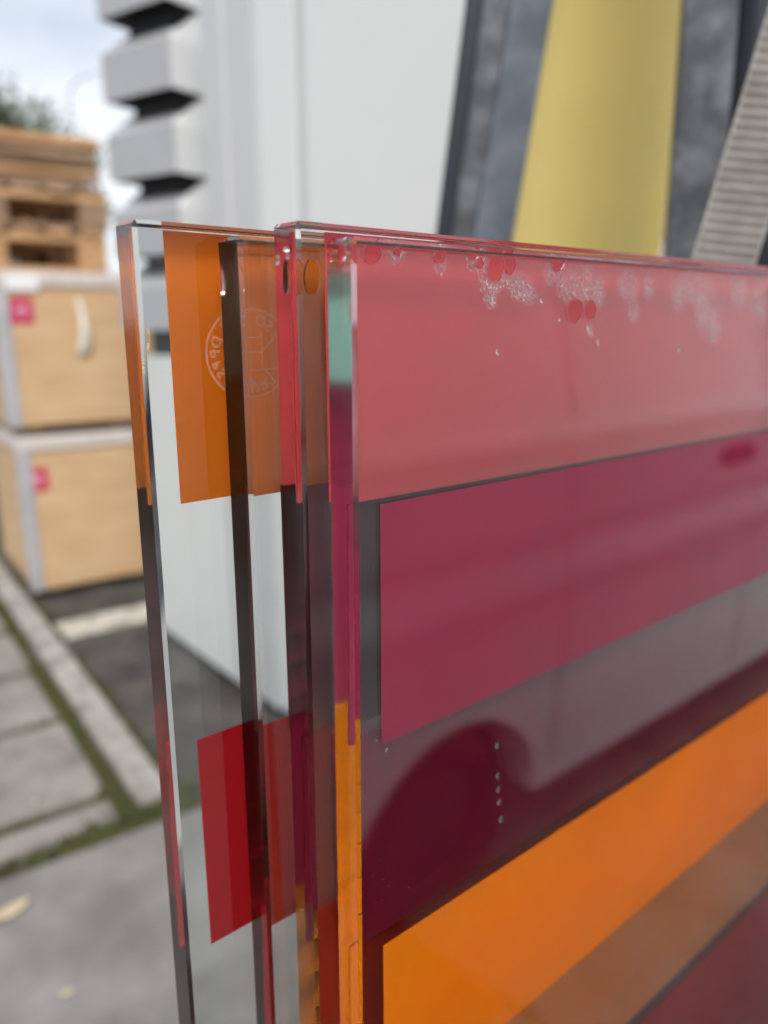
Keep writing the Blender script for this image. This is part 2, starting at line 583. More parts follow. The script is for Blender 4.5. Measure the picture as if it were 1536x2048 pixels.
# ------------------------------------------------------------------ louvred vent tower
M['vent_shaded'] = surface('shaded grey vent paint', (0.38, 0.38, 0.395), rough=0.45, var=0.03, scale=4)  # outer blade faces coloured darker: shade put into the paint, against the sun
M['vent_pale_lit'] = surface('lit pale vent paint', (0.72, 0.72, 0.715), rough=0.45, var=0.02, scale=4)  # near side coloured paler, as if lit; the end frame shares it
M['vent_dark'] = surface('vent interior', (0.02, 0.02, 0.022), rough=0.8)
M['white_paint'] = surface('white panel paint', (0.72, 0.72, 0.71), rough=0.4, var=0.015, scale=3)
M['post_paint'] = surface('grey post paint', (0.56, 0.56, 0.57), rough=0.45, var=0.02, scale=3)
T_YAW = R(34)                                     # side face heads away right
tx = Vector((math.sin(T_YAW), math.cos(T_YAW), 0))        # along the side face, away right
ty = Vector((-math.cos(T_YAW), math.sin(T_YAW), 0))       # along the outer face, away left
corner = at(372, 642, 3.3); corner.z = 0
TL, TS, O = 0.415, 0.17, 0.085
tower = empty('louvred_vent_housing', corner, math.atan2(tx.y, tx.x))
tag(tower, 'grey louvred vent housing standing at the white container corner', 'vent')
Z_LOUV = 1.40
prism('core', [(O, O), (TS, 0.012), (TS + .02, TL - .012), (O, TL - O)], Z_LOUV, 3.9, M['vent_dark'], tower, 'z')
box('end_frame', TS - 0.002, TS + 0.15, 0.0, TL, Z_LOUV + .001, 3.9, M['vent_pale_lit'], tower, 0.004)
pitch = 0.308
zb0 = at(345, 343, 3.3).z                        # underside of the third visible blade
zz = zb0 - 6 * pitch
while zz < 3.7:
    if zz > Z_LOUV + 0.005:
        fh = 0.178                                # vertical drip face, then a slope running up and in
        prof = [(0.0, 0.0), (0.0, fh), (O + .004, fh + 0.068), (O + .004, fh + 0.058), (0.008, fh - 0.006), (0.008, 0.0)]
        for side in (0, 1):                       # long outer face with its far return, then the short near side
            bm = bmesh.new()
            loops = []
            for (o_, z_) in prof:
                w_ = o_ * 0.12
                if side:
                    run = ((TS - .003, w_), (o_, o_))
                else:
                    run = ((o_, o_), (o_, TL - o_), (TS - .003, TL - w_))
                zt_ = pitch - (0.003 if z_ > fh + .06 else 0.013) if z_ > fh else z_
                loops.append([bm.verts.new((x_, y_, zz + (zt_ if x_ > TS - .01 else z_))) for x_, y_ in run])
            for i in range(len(prof)):
                a, b = loops[i], loops[(i + 1) % len(prof)]
                for k in range(len(a) - 1):
                    bm.faces.new((a[k], a[k + 1], b[k + 1], b[k]))
            bmesh.ops.recalc_face_normals(bm, faces=bm.faces[:])
            from_bm('louvre_return' if side else 'louvre_blade', bm, tower, M['vent_pale_lit'] if side else M['vent_shaded'])
    zz += pitch

# ------------------------------------------------------------------ white container
W_YAW = R(-39)
wx = Vector((math.sin(W_YAW), math.cos(W_YAW), 0))        # along the wall, away
wy = Vector((math.cos(W_YAW), -math.sin(W_YAW), 0))       # into the container
far = Vector((-0.645, 3.02, 0))
con = empty('white_container', far, math.atan2(-wx.y, -wx.x))   # local x towards the camera, local y into the container
tag(con, 'white steel container with ribbed wall panels behind the glass', 'container')
LEN, HT = 1.75, 3.1
Z0 = 0.06
box('wall', 0.08, LEN, 0.03, 2.4, Z0 + .001, HT, M['white_paint'], con)
box('corner_post', -0.005, 0.155, 0.0, 0.16, Z0, HT + .02, M['post_paint'], con, 0.006)
box('corner_cover', 0.156, 0.345, 0.012, 0.06, Z0, HT + .015, M['post_paint'], con, 0.005)
box('wall_rib', 0.57, 0.625, 0.022, 0.05, Z0 + .03, HT, M['post_paint'], con, 0.004)
box('wall_panel', 0.627, LEN - .002, 0.016, 0.05, Z0 + .03, HT + .005, M['white_paint'], con, 0.003)
box('wall_panel', 0.35, 0.568, 0.018, 0.05, Z0 + .03, HT + .004, M['white_paint'], con, 0.003)
box('plinth_cabinet', -0.78, -0.006, 0.004, 0.9, 0.06, Z_LOUV, M['white_paint'], con, 0.004)
box('floor_beam', 0.0, LEN, 0.05, 2.3, 0.0, Z0, M['vent_dark'], con)

# ------------------------------------------------------------------ glass rack (posts behind the panes)
M['galv'] = surface('galvanised steel', (0.065, 0.069, 0.078), rough=0.5, col2=(0.17, 0.18, 0.195), scale=22, metal=0.25, detail=3, lo=0.42, hi=0.66)
M['galv_light'] = surface('pale galvanised steel', (0.10, 0.118, 0.14), rough=0.5, col2=(0.18, 0.20, 0.235), scale=16, metal=0.2, detail=3, lo=0.42, hi=0.7)
M['navy'] = surface('navy paint', (0.009, 0.012, 0.021), rough=0.4, var=0.1)
M['yellow'] = surface('pale yellow sheet', (0.90, 0.755, 0.33), rough=0.5, var=0.03, scale=5, spec=0.4)

rack = empty('glass_rack', E1 * 0.75 + E2 * 0.45)
tag(rack, 'galvanised steel glass rack with leaning and upright posts behind the panes', 'rack')
rack.rotation_euler.z = 0


def bar(name, u0, v0, u1, v1, y, width, depth, m, turn=0.0, extra=0.0):
    """A straight steel section through two photographed points at distance y, its broad face turned by `turn`."""
    a, b = at(u0, v0, y), at(u1, v1, y)           # centre line of the broad face: b is the lower point
    d = (a - b).normalized()
    a += d * 0.6
    b -= d * ((b.z - 0.28) / max(d.z, .5) if extra == 0 else extra)
    ln_ = (a - b).length
    bm = box_bm(-width / 2, width / 2, 0, depth, 0, ln_, 0.003, 2)
    o = from_bm(name, bm, rack, m)
    yax = Vector((math.sin(turn), math.cos(turn), 0))
    yax = (yax - d * yax.dot(d)).normalized()
    xax = yax.cross(d)
    mw = Matrix((xax, yax, d)).transposed().to_4x4()
    mw.translation = b
    o.matrix_world = mw
    o.matrix_parent_inverse = Matrix.Identity(4)
    o.matrix_basis = Matrix.Translation(-rack.location) @ mw
    return o


YR = 0.98
bar('leaning_post_flange', 949, 0, 890, 450, YR - 0.004, 0.020, 0.012, M['navy'], R(4))
bar('leaning_post_web', 997, 0, 935, 455, YR, 0.050, 0.006, M['galv'], R(8))
bar('leaning_post', 1068, 0, 992, 460, YR - 0.006, 0.049, 0.06, M['galv_light'], R(-14))
YU = 0.86
bar('upright_post', 1424, 0, 1384, 500, YU, 0.052, 0.06, M['galv'], R(16))
bar('upright_post_side', 1494, 0, 1448, 500, YU + 0.004, 0.026, 0.05, M['navy'], R(40))
bar('rear_beam', 1560, 0, 1515, 500, YU + 0.06, 0.075, 0.05, M['navy'], R(20))

# yellow sheet bent over on its right side
p0, p1 = at(1112, 0, 1.12), at(1018, 480, 1.12)
d = (p0 - p1).normalized()
ux = Vector((1, 0.05, 0)); ux = (ux - d * ux.dot(d)).normalized()
uy = d.cross(ux) * -1
if uy.y < 0:
    uy = -uy
prof = [(-0.02 + 0.13 * k / 12, 0.004 - 0.006 * math.sin(k / 12 * math.pi)) for k in range(13)]
for k in range(1, 15):
    a = k / 14 * R(66)
    prof.append((0.11 + 0.125 * math.sin(a), 0.004 + 0.125 * (1 - math.cos(a))))
bm = bmesh.new()
rows = []
NR = 30
L0, L1 = -0.28, 0.65
for i in range(NR + 1):
    f = i / NR
    hgt = L0 + (L1 - L0) * f
    q = []
    for k, (x, y) in enumerate(prof):
        xx = x
        # the sheet is a little wider at the foot, its lip folds forward there
        s = max(0.0, min(1.0, (0.30 - (hgt)) / 0.4))
        yy = y - 0.016 * s * max(0, (x - 0.19) / 0.04) * (1 if x > .19 else 0) + 0.022 * s * math.exp(-((x - 0.188) / 0.016) ** 2)
        xx += 0.045 * s * max(0, (x / .2)) * .5
        q.append(bm.verts.new(p1 + d * hgt + ux * xx + uy * yy))
    rows.append(q)
for a, b in zip(rows, rows[1:]):
    for k in range(len(prof) - 1):
        bm.faces.new((a[k], a[k + 1], b[k + 1], b[k]))
bmesh.ops.solidify(bm, geom=bm.faces[:], thickness=0.003)
bmesh.ops.recalc_face_normals(bm, faces=bm.faces[:])
ysh = from_bm('yellow_sheet', bm, None, M['yellow'], True)
tag(ysh, 'pale yellow bent plastic sheet leaning between the rack posts', 'sheet')

cb = at(1180, 700, 1.10)
rack_bar = box('cross_bar', -0.16, 0.22, -0.02, 0.10, -0.05, -0.002, M['galv'], rack, 0.003)
rack_bar.location = Vector((p1.x + 0.02, p1.y, (p1 + d * L0).z)) - rack.location
# rack base that carries the panes (below the picture)
def rbox(name, s0, s1, p0_, p1_, z0, z1, m):
    bm = box_bm(s0, s1, p0_, p1_, z0, z1, 0.004)
    bm.transform(Matrix.Rotation(math.atan2(E1.y, E1.x), 4, 'Z'))
    bm.transform(Matrix.Translation(-rack.location))
    return from_bm(name, bm, rack, m)
Z_FOOT = 0.50
rbox('shelf', 0.05, 1.35, 0.16, 0.62, Z_FOOT - 0.06, Z_FOOT - 0.001, M['galv'])
for s in (0.15, 1.2):
    for p_ in (0.19, 0.55):
        rbox('leg', s, s + 0.06, p_, p_ + 0.05, 0.0, Z_FOOT - 0.061, M['galv'])

# ------------------------------------------------------------------ ratchet strap
M['strap'] = surface('grey polyester webbing', (0.33, 0.30, 0.275), rough=0.85, col2=(0.43, 0.395, 0.37), scale=60, var=0.1)
a, b = at(1590, 40, 0.60), at(1452, 505, 0.60)
dS = (a - b).normalized()
fw = Vector((0.28, 0.96, 0)); fw = (fw - dS * fw.dot(dS)).normalized()
xs = fw.cross(dS)
if xs.x < 0:
    xs = -xs
SW, ROWS, PITCHS = 0.044, 84, 0.0072
bm = bmesh.new()
sub, NXS = 6, 56
grid = []
for i in range(ROWS * sub + 1):
    hgt = (i / sub - 25) * PITCHS
    ph = (i % sub) / sub
    row = []
    for k in range(NXS + 1):
        x = (k / NXS - .5) * SW
        edge = max(0, abs(k / NXS - .5) * 2 - .9) * 10
        rib = math.sin(ph * math.pi) ** 0.6 * (1 - edge)
        tooth = (0.5 + 0.5 * math.cos(k * math.pi)) * (1 if ph > .45 else 0.15) * (1 - edge)
        sag = 0.006 * math.sin(hgt * 3)
        row.append(bm.verts.new(b + dS * (hgt + 0.06 * x) + xs * (x + sag) - fw * (0.0016 * rib - 0.0022 * tooth + 0.0004 * edge)))
    grid.append(row)
for r0, r1 in zip(grid, grid[1:]):
    for k in range(NXS):
        bm.faces.new((r0[k], r0[k + 1], r1[k + 1], r1[k]))
bmesh.ops.recalc_face_normals(bm, faces=bm.faces[:])
strap = from_bm('lashing_strap', bm, None, M['strap'], False)
sm = strap.modifiers.new('thickness', 'SOLIDIFY'); sm.thickness = 0.0012; sm.offset = 0
tag(strap, 'ribbed grey beige lashing strap running up behind the glass panes', 'strap')

# ------------------------------------------------------------------ van beside the glass (seen mirrored in the panes)
M['van_paint'] = surface('silver white van paint', (0.84, 0.84, 0.85), rough=0.25, var=0.01, spec=0.5)
M['tyre'] = surface('tyre rubber', (0.012, 0.012, 0.012), rough=0.8)
M['rim'] = surface('steel rim', (0.10, 0.10, 0.105), rough=0.4, metal=0.8)
M['van_glass'] = surface('van window', (0.015, 0.017, 0.018), rough=0.05)
M['van_gap'] = surface('panel gap', (0.16, 0.16, 0.165), rough=0.6)
M['van_trim'] = surface('black trim', (0.02, 0.02, 0.02), rough=0.5)
VP = -0.756                                       # side of the van towards the glass, in E2
van = empty('parked_van', E1 * 0.0 + E2 * VP, math.atan2(E1.y, E1.x))
tag(van, 'silver white van reflected in the front of the nearest glass pane', 'van')


def arch(cx_, r, zc, n=14):
    return [(cx_ - r * math.cos(math.pi * k / n), max(0.13, zc + r * math.sin(math.pi * k / n))) for k in range(n + 1)]
AX1, AX2, AR, AZ = 1.22, 4.15, 0.33, 0.27
out = [(0.10, 0.13)] + arch(AX1, AR, AZ) + arch(AX2, AR, AZ) + [(5.02, 0.13), (5.05, 0.5), (5.0, 0.85), (4.85, 1.04), (4.3, 1.26), (3.55, 1.76), (3.35, 1.82), (0.25, 1.86), (0.12, 1.80), (0.06, 0.9), (0.05, 0.4)]


def side_y(z):                                    # tumblehome, belt crease and sill
    y = 0.0
    y += 0.035 * max(0, (0.5 - z) / 0.3)
    y += -0.018 * math.exp(-((z - 0.90) / 0.055) ** 2) + 0.016 * math.exp(-((z - 0.985) / 0.04) ** 2)
    y += 0.16 * max(0, (z - 1.28) / 0.7) ** 1.2 - 0.012 * math.exp(-((z - 1.27) / 0.03) ** 2)
    return y
VW = 1.72
pts = [Vector(p) for p in out]
n_out = len(pts)
def inside(x, z):
    c = False
    for i in range(n_out):
        a, b = out[i], out[(i + 1) % n_out]
        if (a[1] > z) != (b[1] > z) and x < (b[0] - a[0]) * (z - a[1]) / (b[1] - a[1]) + a[0]:
            c = not c
    return c
for i in range(62):
    for k in range(78):
        x, z = 0.1 + i * 0.08, 0.16 + k * 0.0225
        if inside(x, z) and min((Vector((x, z)) - p).length for p in pts[:n_out]) > 0.03:
            pts.append(Vector((x, z)))
vco, ved, vfc, *_ = delaunay_2d_cdt(pts, [(i, (i + 1) % n_out) for i in range(n_out)], [], 2, 1e-5)
vfc = [f for f in vfc if inside(sum(vco[i].x for i in f) / len(f), sum(vco[i].y for i in f) / len(f))]
bm = bmesh.new()
A = [bm.verts.new((c.x, -side_y(c.y), c.y)) for c in vco]
B = [bm.verts.new((c.x, -VW + side_y(c.y), c.y)) for c in vco]
for f in vfc:
    bm.faces.new([A[i] for i in f]); bm.faces.new([B[i] for i in f][::-1])
for i in range(n_out):
    j = (i + 1) % n_out
    try:
        bm.faces.new((A[i], A[j], B[j], B[i]))
    except ValueError:
        pass
bmesh.ops.recalc_face_normals(bm, faces=bm.faces[:])
from_bm('body', bm, van, M['van_paint'], False)
for x in (AX1, AX2):
    for y in (-0.06, -VW + 0.06):
        sgn = 1 if y > -.5 else -1
        w = empty('wheel', (x, y, 0.28)); w.parent = van
        bm = bmesh.new()
        ringp = [(0.17, .0), (0.25, .0), (0.28, .03), (0.28, .16), (0.25, .19), (0.17, .19)]
        lo = []
        for r_, h_ in ringp:
            lo.append([bm.verts.new((r_ * math.cos(2 * math.pi * k / 32), -sgn * h_, r_ * math.sin(2 * math.pi * k / 32))) for k in range(32)])
        for i in range(len(ringp)):
            p_, q_ = lo[i], lo[(i + 1) % len(ringp)]
            for k in range(32):
                bm.faces.new((p_[k], p_[(k + 1) % 32], q_[(k + 1) % 32], q_[k]))
        bmesh.ops.recalc_face_normals(bm, faces=bm.faces[:])
        from_bm('tyre', bm, w, M['tyre'], True)
        bm = bmesh.new()
        bmesh.ops.create_cone(bm, cap_ends=True, segments=32, radius1=0.169, radius2=0.15, depth=0.1, matrix=Matrix.Translation((0, -sgn * 0.09, 0)) @ Matrix.Rotation(math.pi / 2, 4, 'X'))
        from_bm('rim', bm, w, M['rim'])


def vpatch(name, x0, x1, z0, z1, m, lift=0.004):
    bm = bmesh.new()
    n = 12
    rows = []
    for k in range(n + 1):
        z = z0 + (z1 - z0) * k / n
        rows.append([bm.verts.new((x, -side_y(z) + l_, z)) for x in (x0, x1) for l_ in (lift,)])
    for a, b in zip(rows, rows[1:]):
        bm.faces.new((a[0], a[1], b[1], b[0]))
    r = bmesh.ops.solidify(bm, geom=bm.faces[:], thickness=0.008)
    bmesh.ops.recalc_face_normals(bm, faces=bm.faces[:])
    return from_bm(name, bm, van, m)
vpatch('door_seam', 1.60, 1.606, 0.36, 1.66, M['van_gap'])
vpatch('door_seam', 2.66, 2.666, 0.30, 1.70, M['van_gap'])
vpatch('window', 2.74, 3.5, 1.33, 1.66, M['van_glass'], 0.006)
h_ = prism('door_handle', [(2.36, 1.13), (2.40, 1.165), (2.54, 1.165), (2.57, 1.13), (2.54, 1.105), (2.40, 1.105)], 0.004, 0.03, M['van_trim'], van, 'y', 0.004)
prism('windscreen', [(4.24, 1.315), (3.60, 1.735), (3.61, 1.747), (4.25, 1.327)], -VW + .2, -0.2, M['van_glass'], van, 'y')

# ------------------------------------------------------------------ far tree and lamp
M['bark'] = surface('bark', (0.10, 0.075, 0.055), rough=0.9, bump=0.5, bscale=20)
M['leaf'] = surface('foliage', (0.05, 0.08, 0.022), rough=0.7, col2=(0.12, 0.165, 0.055), scale=3)
tp = at(40, 270, 17.0)
tree = empty('far_tree', (tp.x, tp.y, 0))
tag(tree, 'green leafy tree showing above the heap of pallets', 'tree')
bm = bmesh.new()
top = at(40, 176, 17.0).z
tube_bm(bm, [(0, 0, 0), (0.08, 0, top * .3), (0, .1, top * .6), (.05, 0, top * .93)], [.17, .14, .09, .02], 8)
tips = []
for k in range(26):
    z0 = random.uniform(top * .4, top * .9)
    a_ = random.uniform(0, 6.28)
    L = random.uniform(.7, 1.7) * (1.2 - 0.65 * (z0 / top))
    e = Vector((math.cos(a_) * L, math.sin(a_) * L, z0 + L * random.uniform(.4, .9)))
    tube_bm(bm, [(0.03, 0.03, z0), (e.x * .5, e.y * .5, z0 + (e.z - z0) * .4), e], [.05, .03, .01], 5)
    tips.append(e); tips.append(Vector((e.x * .55, e.y * .55, z0 + (e.z - z0) * .5)))
from_bm('trunk', bm, tree, M['bark'])
bm = bmesh.new()
for k in range(11000):
    t_ = random.choice(tips)
    c = t_ + Vector((random.gauss(0, .26), random.gauss(0, .26), random.gauss(0, .22)))
    n_ = Vector((random.uniform(-1, 1), random.uniform(-1, 1), random.uniform(-.3, 1))).normalized()
    a_ = n_.orthogonal().normalized(); b_ = n_.cross(a_)
    s_ = random.uniform(.04, .085)
    bm.faces.new([bm.verts.new(c + q) for q in (a_ * s_, b_ * s_ * .5, -a_ * s_, -b_ * s_ * .5)])
from_bm('crown', bm, tree, M['leaf'])

M['lamp_grey'] = surface('lamp grey', (0.45, 0.47, 0.5), rough=0.4, metal=0.5)
lp = at(152, 400, 30.0)
lamp = empty('street_lamp', (lp.x, lp.y, 0))
tag(lamp, 'thin grey street lamp with a curved arm behind the vent', 'street lamp')
ztop = at(142, 195, 30.0).z
arm = [(0, 0, 0), (0, 0, ztop - .9), (0.06, 0, ztop - .2)]
for k in range(1, 7):
    a_ = k / 6 * R(62)
    arm.append((0.06 + 0.8 * (1 - math.cos(a_)), 0, ztop - .2 + 0.9 * math.sin(a_)))
arm.append((1.5, 0, ztop + 0.95))
tube('pole', arm, [.05] * 2 + [.035] * (len(arm) - 2), M['lamp_grey'], lamp, 8)
prism('lamp_head', [(1.35, ztop + .88), (1.45, ztop + 1.03), (2.1, ztop + 1.08), (2.2, ztop + 1.0), (2.1, ztop + .93)], -.14, .14, M['lamp_grey'], lamp)

# ------------------------------------------------------------------ the four glass panes
T, GAP, WID = 0.015, 0.001, 0.78
P_D = 0.197
P_C = P_D + T + GAP
P_B = P_C + T + GAP
P_A = P_B + T + GAP
ROT = math.atan2(E1.y, E1.x)
CH = 0.0013


def oval(s, z, rs, rz, lean=0.0, drip=0.0, n=28):
    pts = []
    for k in range(n):
        a = 2 * math.pi * k / n
        x, y = math.cos(a), math.sin(a)
        x *= 1 - drip * max(0, -y)
        wob = 1 + 0.05 * math.sin(3 * a + s * 900) + 0.03 * math.sin(2 * a + z * 700)
        pts.append((s + rs * x * wob + lean * rz * y, z + rz * y * wob))
    return pts


def pane(label, s0, p, ztop, bands, inset, holes_front=(), holes_back=(), block_end=False):
    """A glass sheet with ground chamfers; where trapped water bridges two sheets the faces open into each other."""
    t = empty('striped_glass_sheet', E1 * s0 + E2 * p + Vector((0, 0, Z_FOOT)), ROT)
    tag(t, label, 'glass pane', 'stacked glass panes with coloured bands')
    H_ = ztop - Z_FOOT
    bm = box_bm(0, WID, 0, T, 0, H_, 0)
    bmesh.ops.bevel(bm, geom=bm.edges[:], offset=CH, segments=1, affect='EDGES')
    bm.faces.ensure_lookup_table()
    for holes, ny, y in ((holes_front, -1, 0.0), (holes_back, 1, T)):
        if not holes:
            continue
        f = next(f for f in bm.faces if f.normal.y * ny > .99)
        corners = list(f.verts)
        bm.faces.remove(f)
        pts = [Vector((v.co.x, v.co.z)) for v in corners]
        edges = [(i, (i + 1) % 4) for i in range(4)]
        loops = []
        for hpts in holes:
            st = len(pts)
            pts += [Vector((a - s0, b - Z_FOOT)) for a, b in hpts]
            n = len(hpts)
            edges += [(st + i, st + (i + 1) % n) for i in range(n)]
            loops.append(list(range(st, st + n)))
        co, ed, fc, *_ = delaunay_2d_cdt(pts, edges, [], 0, 1e-7)
        polys = [[(a - s0, b - Z_FOOT) for a, b in h] for h in holes]
        def in_hole(x, z):
            for q in polys:
                c = False
                for i in range(len(q)):
                    a, b = q[i], q[(i + 1) % len(q)]
                    if (a[1] > z) != (b[1] > z) and x < (b[0] - a[0]) * (z - a[1]) / (b[1] - a[1]) + a[0]:
                        c = not c
                if c:
                    return True
            return False
        vs = []
        for i, c in enumerate(co):
            hit = next((v for v in corners if abs(v.co.x - c.x) < 1e-6 and abs(v.co.z - c.y) < 1e-6), None)
            vs.append(hit or bm.verts.new((c.x, y, c.y)))
        for tri in fc:
            mx = sum(co[i].x for i in tri) / len(tri); mz = sum(co[i].y for i in tri) / len(tri)
            if in_hole(mx, mz):
                continue
            ff = bm.faces.new([vs[i] for i in tri])
            ff.normal_update()
            if ff.normal.y * ny < 0:
                ff.normal_flip()
        for lp_ in loops:
            lp_vs = [vs[i] for i in lp_]
            up = [bm.verts.new((v.co.x, v.co.y + ny * GAP * 0.5, v.co.z)) for v in lp_vs]
            cxm = sum((v.co for v in lp_vs), Vector()) / len(lp_vs)
            for i in range(len(lp_vs)):
                j = (i + 1) % len(lp_vs)
                ff = bm.faces.new((lp_vs[i], lp_vs[j], up[j], up[i]))
                ff.normal_update()
                if ff.normal.dot(lp_vs[i].co - cxm) < 0:
                    ff.normal_flip()
    for f in bm.faces:
        f.material_index = 1 if abs(f.normal.x) > .9 else 0
    from_bm('glass_body', bm, t, [M['glass'], M['glass_edge']])
    for (zt_, zb_, mname, lab) in bands:
        b = box('colour_band', inset, WID - 0.01, T - 0.0007, T - 0.0003, zb_ - Z_FOOT, min(zt_, ztop - 0.0018) - Z_FOOT, M[mname], t)
        b['label'] = lab
    if block_end:  # added dark strip on the unseen far end, keeps light out of the sheet
        box('far_end_blocker', WID + 0.0003, WID + 0.0025, -0.0004, T + 0.0004, 0.0, H_, M['navy'], t)
    return t


def gap_oval(u, v, ru, rv, p, lean=0.0, drip=0.15):   # photographed oval on the back of the sheet whose front is at p
    s, z = on_pane(u, v, p, T)
    s1, _ = on_pane(u + ru, v, p, T)
    _, z1 = on_pane(u, v - rv, p, T)
    return oval(s, z, abs(s1 - s), abs(z1 - z), lean, drip)


HOLES_DC = [gap_oval(*q, P_D) for q in ((745, 507, 17, 22), (880, 513, 10, 14), (993, 536, 15, 27), (1021, 530, 11, 18), (1117, 526, 12, 17),
                                         (1151, 622, 14, 25), (1181, 620, 11, 20), (797, 503, 7, 9), (793, 489, 7, 7), (950, 512, 6, 8), (961, 527, 7, 10), (699, 506, 9, 18))]
HOLES_CB = [gap_oval(*q, P_C) for q in ((625, 556, 15, 37),)]

zA, zB, zC, zD = 1.5811, 1.5768, 1.5808, 1.5755
b1, b2, b3, b4, b5, b6 = 1.4858, 1.3910, 1.2962, 1.2020, 1.1075, 0.93
paneA = pane('rearmost glass pane with orange and crimson bands, its end sticking out furthest left', 0.1050, P_A, zA,
             [(zA, b1, 'deep_orange', 'orange band'), (b2, b3, 'crimson', 'crimson red band'), (b4, b5, 'burgundy', 'burgundy band')], 0.0140)
paneB = pane('second glass pane from the back, with a black looking end and purple brown band', 0.1332, P_B, zB,
             [(b1 + .005, b2, 'maroon', 'dark maroon band'), (b3 + .013, b4 - .002, 'crimson', 'red band'), (b5 + .005, b6, 'burgundy', 'burgundy band')], 0.0180, holes_front=HOLES_CB, block_end=True)
paneC = pane('tall glass pane with a red end, just behind the nearest pane', 0.1450, P_C, zC,
             [(zC, b1, 'red', 'broad red band'), (b2, b3, 'burgundy', 'deep burgundy band'), (b4, b5, 'dull_orange', 'dull orange band')], 0.0165, holes_front=HOLES_DC, holes_back=HOLES_CB)
paneD = pane('nearest glass pane with magenta and bright orange bands and water marks', 0.1546, P_D, zD,
             [(b1 + .0005, b2, 'magenta', 'magenta band'), (b3 + 0.002, b4, 'orange', 'bright orange band'), (b5 + .0005, b6, 'dark_red', 'dark red band')], 0.0176, holes_back=HOLES_DC)

# ------------------------------------------------------------------ trapped water drops and mist between the two nearest panes
def add_drop(bm, s, p, z, rs, rz, rp):
    m = Matrix.Translation(E1 * s + E2 * p + Vector((0, 0, z))) @ Matrix.Rotation(ROT, 4, 'Z') @ Matrix.Diagonal((rs, rp, rz, 1))
    bmesh.ops.create_icosphere(bm, subdivisions=2, radius=1, matrix=m)

def near_hole(s, z, grow=1.25):
    for h in HOLES_DC:
        cs = sum(a for a, b in h) / len(h); cz = sum(b for a, b in h) / len(h)
        rs = max(abs(a - cs) for a, b in h) * grow; rz = max(abs(b - cz) for a, b in h) * grow
        if ((s - cs) / rs) ** 2 + ((z - cz) / rz) ** 2 < 1:
            return True
    return False
PG = P_D + T + GAP / 2
bm = bmesh.new()
clusters = [(795, 507, 16, 14, 30), (883, 530, 9, 14, 12), (962, 530, 26, 18, 55), (985, 565, 16, 22, 50), (1010, 560, 25, 14, 45), (1043, 575, 18, 18, 55), (985, 598, 7, 12, 14), (1055, 595, 14, 14, 20),
            (1115, 550, 14, 20, 30), (1128, 572, 10, 18, 22), (1175, 560, 8, 30, 14), (1198, 575, 8, 20, 18), (1258, 565, 14, 20, 10), (1300, 570, 7, 18, 10),
            (1380, 570, 20, 22, 18), (1410, 600, 14, 35, 14), (1440, 620, 8, 30, 12), (1480, 580, 8, 20, 12), (1525, 590, 8, 25, 12)]
for (u, v, su, sv, n) in clusters:
    for k in range(n):
        uu, vv = random.gauss(u, su * .6), random.gauss(v, sv * .6)
        s, z = on_pane(uu, vv, P_D, T)
        if near_hole(s, z) or z > zD - 0.003:
            continue
        r = random.choice((0.00022, 0.0003, 0.0004, 0.0006))
        add_drop(bm, s, PG, z, r, r * random.uniform(1.1, 1.7), min(r, 0.00042))
for (u, v, ru, rv) in ((998, 703, 4, 8), (1199, 683, 4, 8), (990, 598, 5, 11), (1086, 600, 4, 6), (997, 1492, 4, 7), (998, 1553, 4, 6), (999, 1580, 4, 6), (1001, 1606, 4, 6), (1005, 1640, 4, 7),
                       (776, 1502, 3, 5), (756, 1484, 2, 4), (712, 560, 3, 5), (1122, 640, 3, 4), (1180, 655, 4, 10), (1360, 700, 3, 4)):
    s, z = on_pane(u, v, P_D, T)
    s1, _ = on_pane(u + ru, v, P_D, T); _, z1 = on_pane(u, v - rv, P_D, T)
    add_drop(bm, s, PG, z, (s1 - s), (z1 - z), 0.00045)
drops = from_bm('water_drops', bm, None, M['water'], True)
tag(drops, 'tiny water drops trapped near the top between the two nearest panes', 'water drops', kind='stuff')

# condensation: a soft-edged damp skin in the gap
def blob(u, v, patches):
    m = 0.0
    for (cu, cv, ru, rv) in patches:
        d_ = ((u - cu) / ru) ** 2 + ((v - cv) / rv) ** 2
        m = max(m, max(0.0, 1.25 - d_))
    return min(1, m)
PATCH = [(965, 520, 30, 26), (985, 560, 26, 34), (1015, 555, 40, 18), (1045, 575, 28, 28), (985, 595, 14, 24), (1062, 590, 18, 20), (1112, 548, 22, 28), (1130, 575, 14, 25), (1150, 570, 30, 40), (1178, 560, 14, 60), (1200, 580, 16, 35),
         (1260, 570, 22, 34), (1270, 620, 12, 26), (1300, 575, 12, 28), (1390, 575, 45, 36), (1410, 620, 18, 55), (1432, 650, 14, 40), (1360, 590, 14, 35), (1482, 580, 18, 38), (1525, 600, 22, 50), (795, 508, 22, 22), (884, 530, 14, 20), (1183, 662, 8, 16)]
bm = bmesh.new()
lay = bm.verts.layers.float.new('mist')
U0, U1, V0, V1, ST = 760, 1620, 488, 720, 6
gv = {}
for i in range((U1 - U0) // ST + 1):
    for k in range((V1 - V0) // ST + 1):
        u, v = U0 + i * ST, V0 + k * ST
        mval = blob(u, v, PATCH)
        s, z = on_pane(u, v, P_D, T)
        if near_hole(s, z, 1.05) or z > zD - .002:
            mval = 0
        q = bm.verts.new(E1 * s + E2 * (P_D + T + GAP * 0.93) + Vector((0, 0, z)))
        q[lay] = mval
        gv[i, k] = q
for (i, k), q in list(gv.items()):
    c = [gv.get((i, k)), gv.get((i + 1, k)), gv.get((i + 1, k + 1)), gv.get((i, k + 1))]
    if all(c) and any(x[lay] > 0 for x in c) and all(x.co.z < zD - .0015 for x in c):
        bm.faces.new(c)
for v in [v for v in bm.verts if not v.link_faces]:
    bm.verts.remove(v)
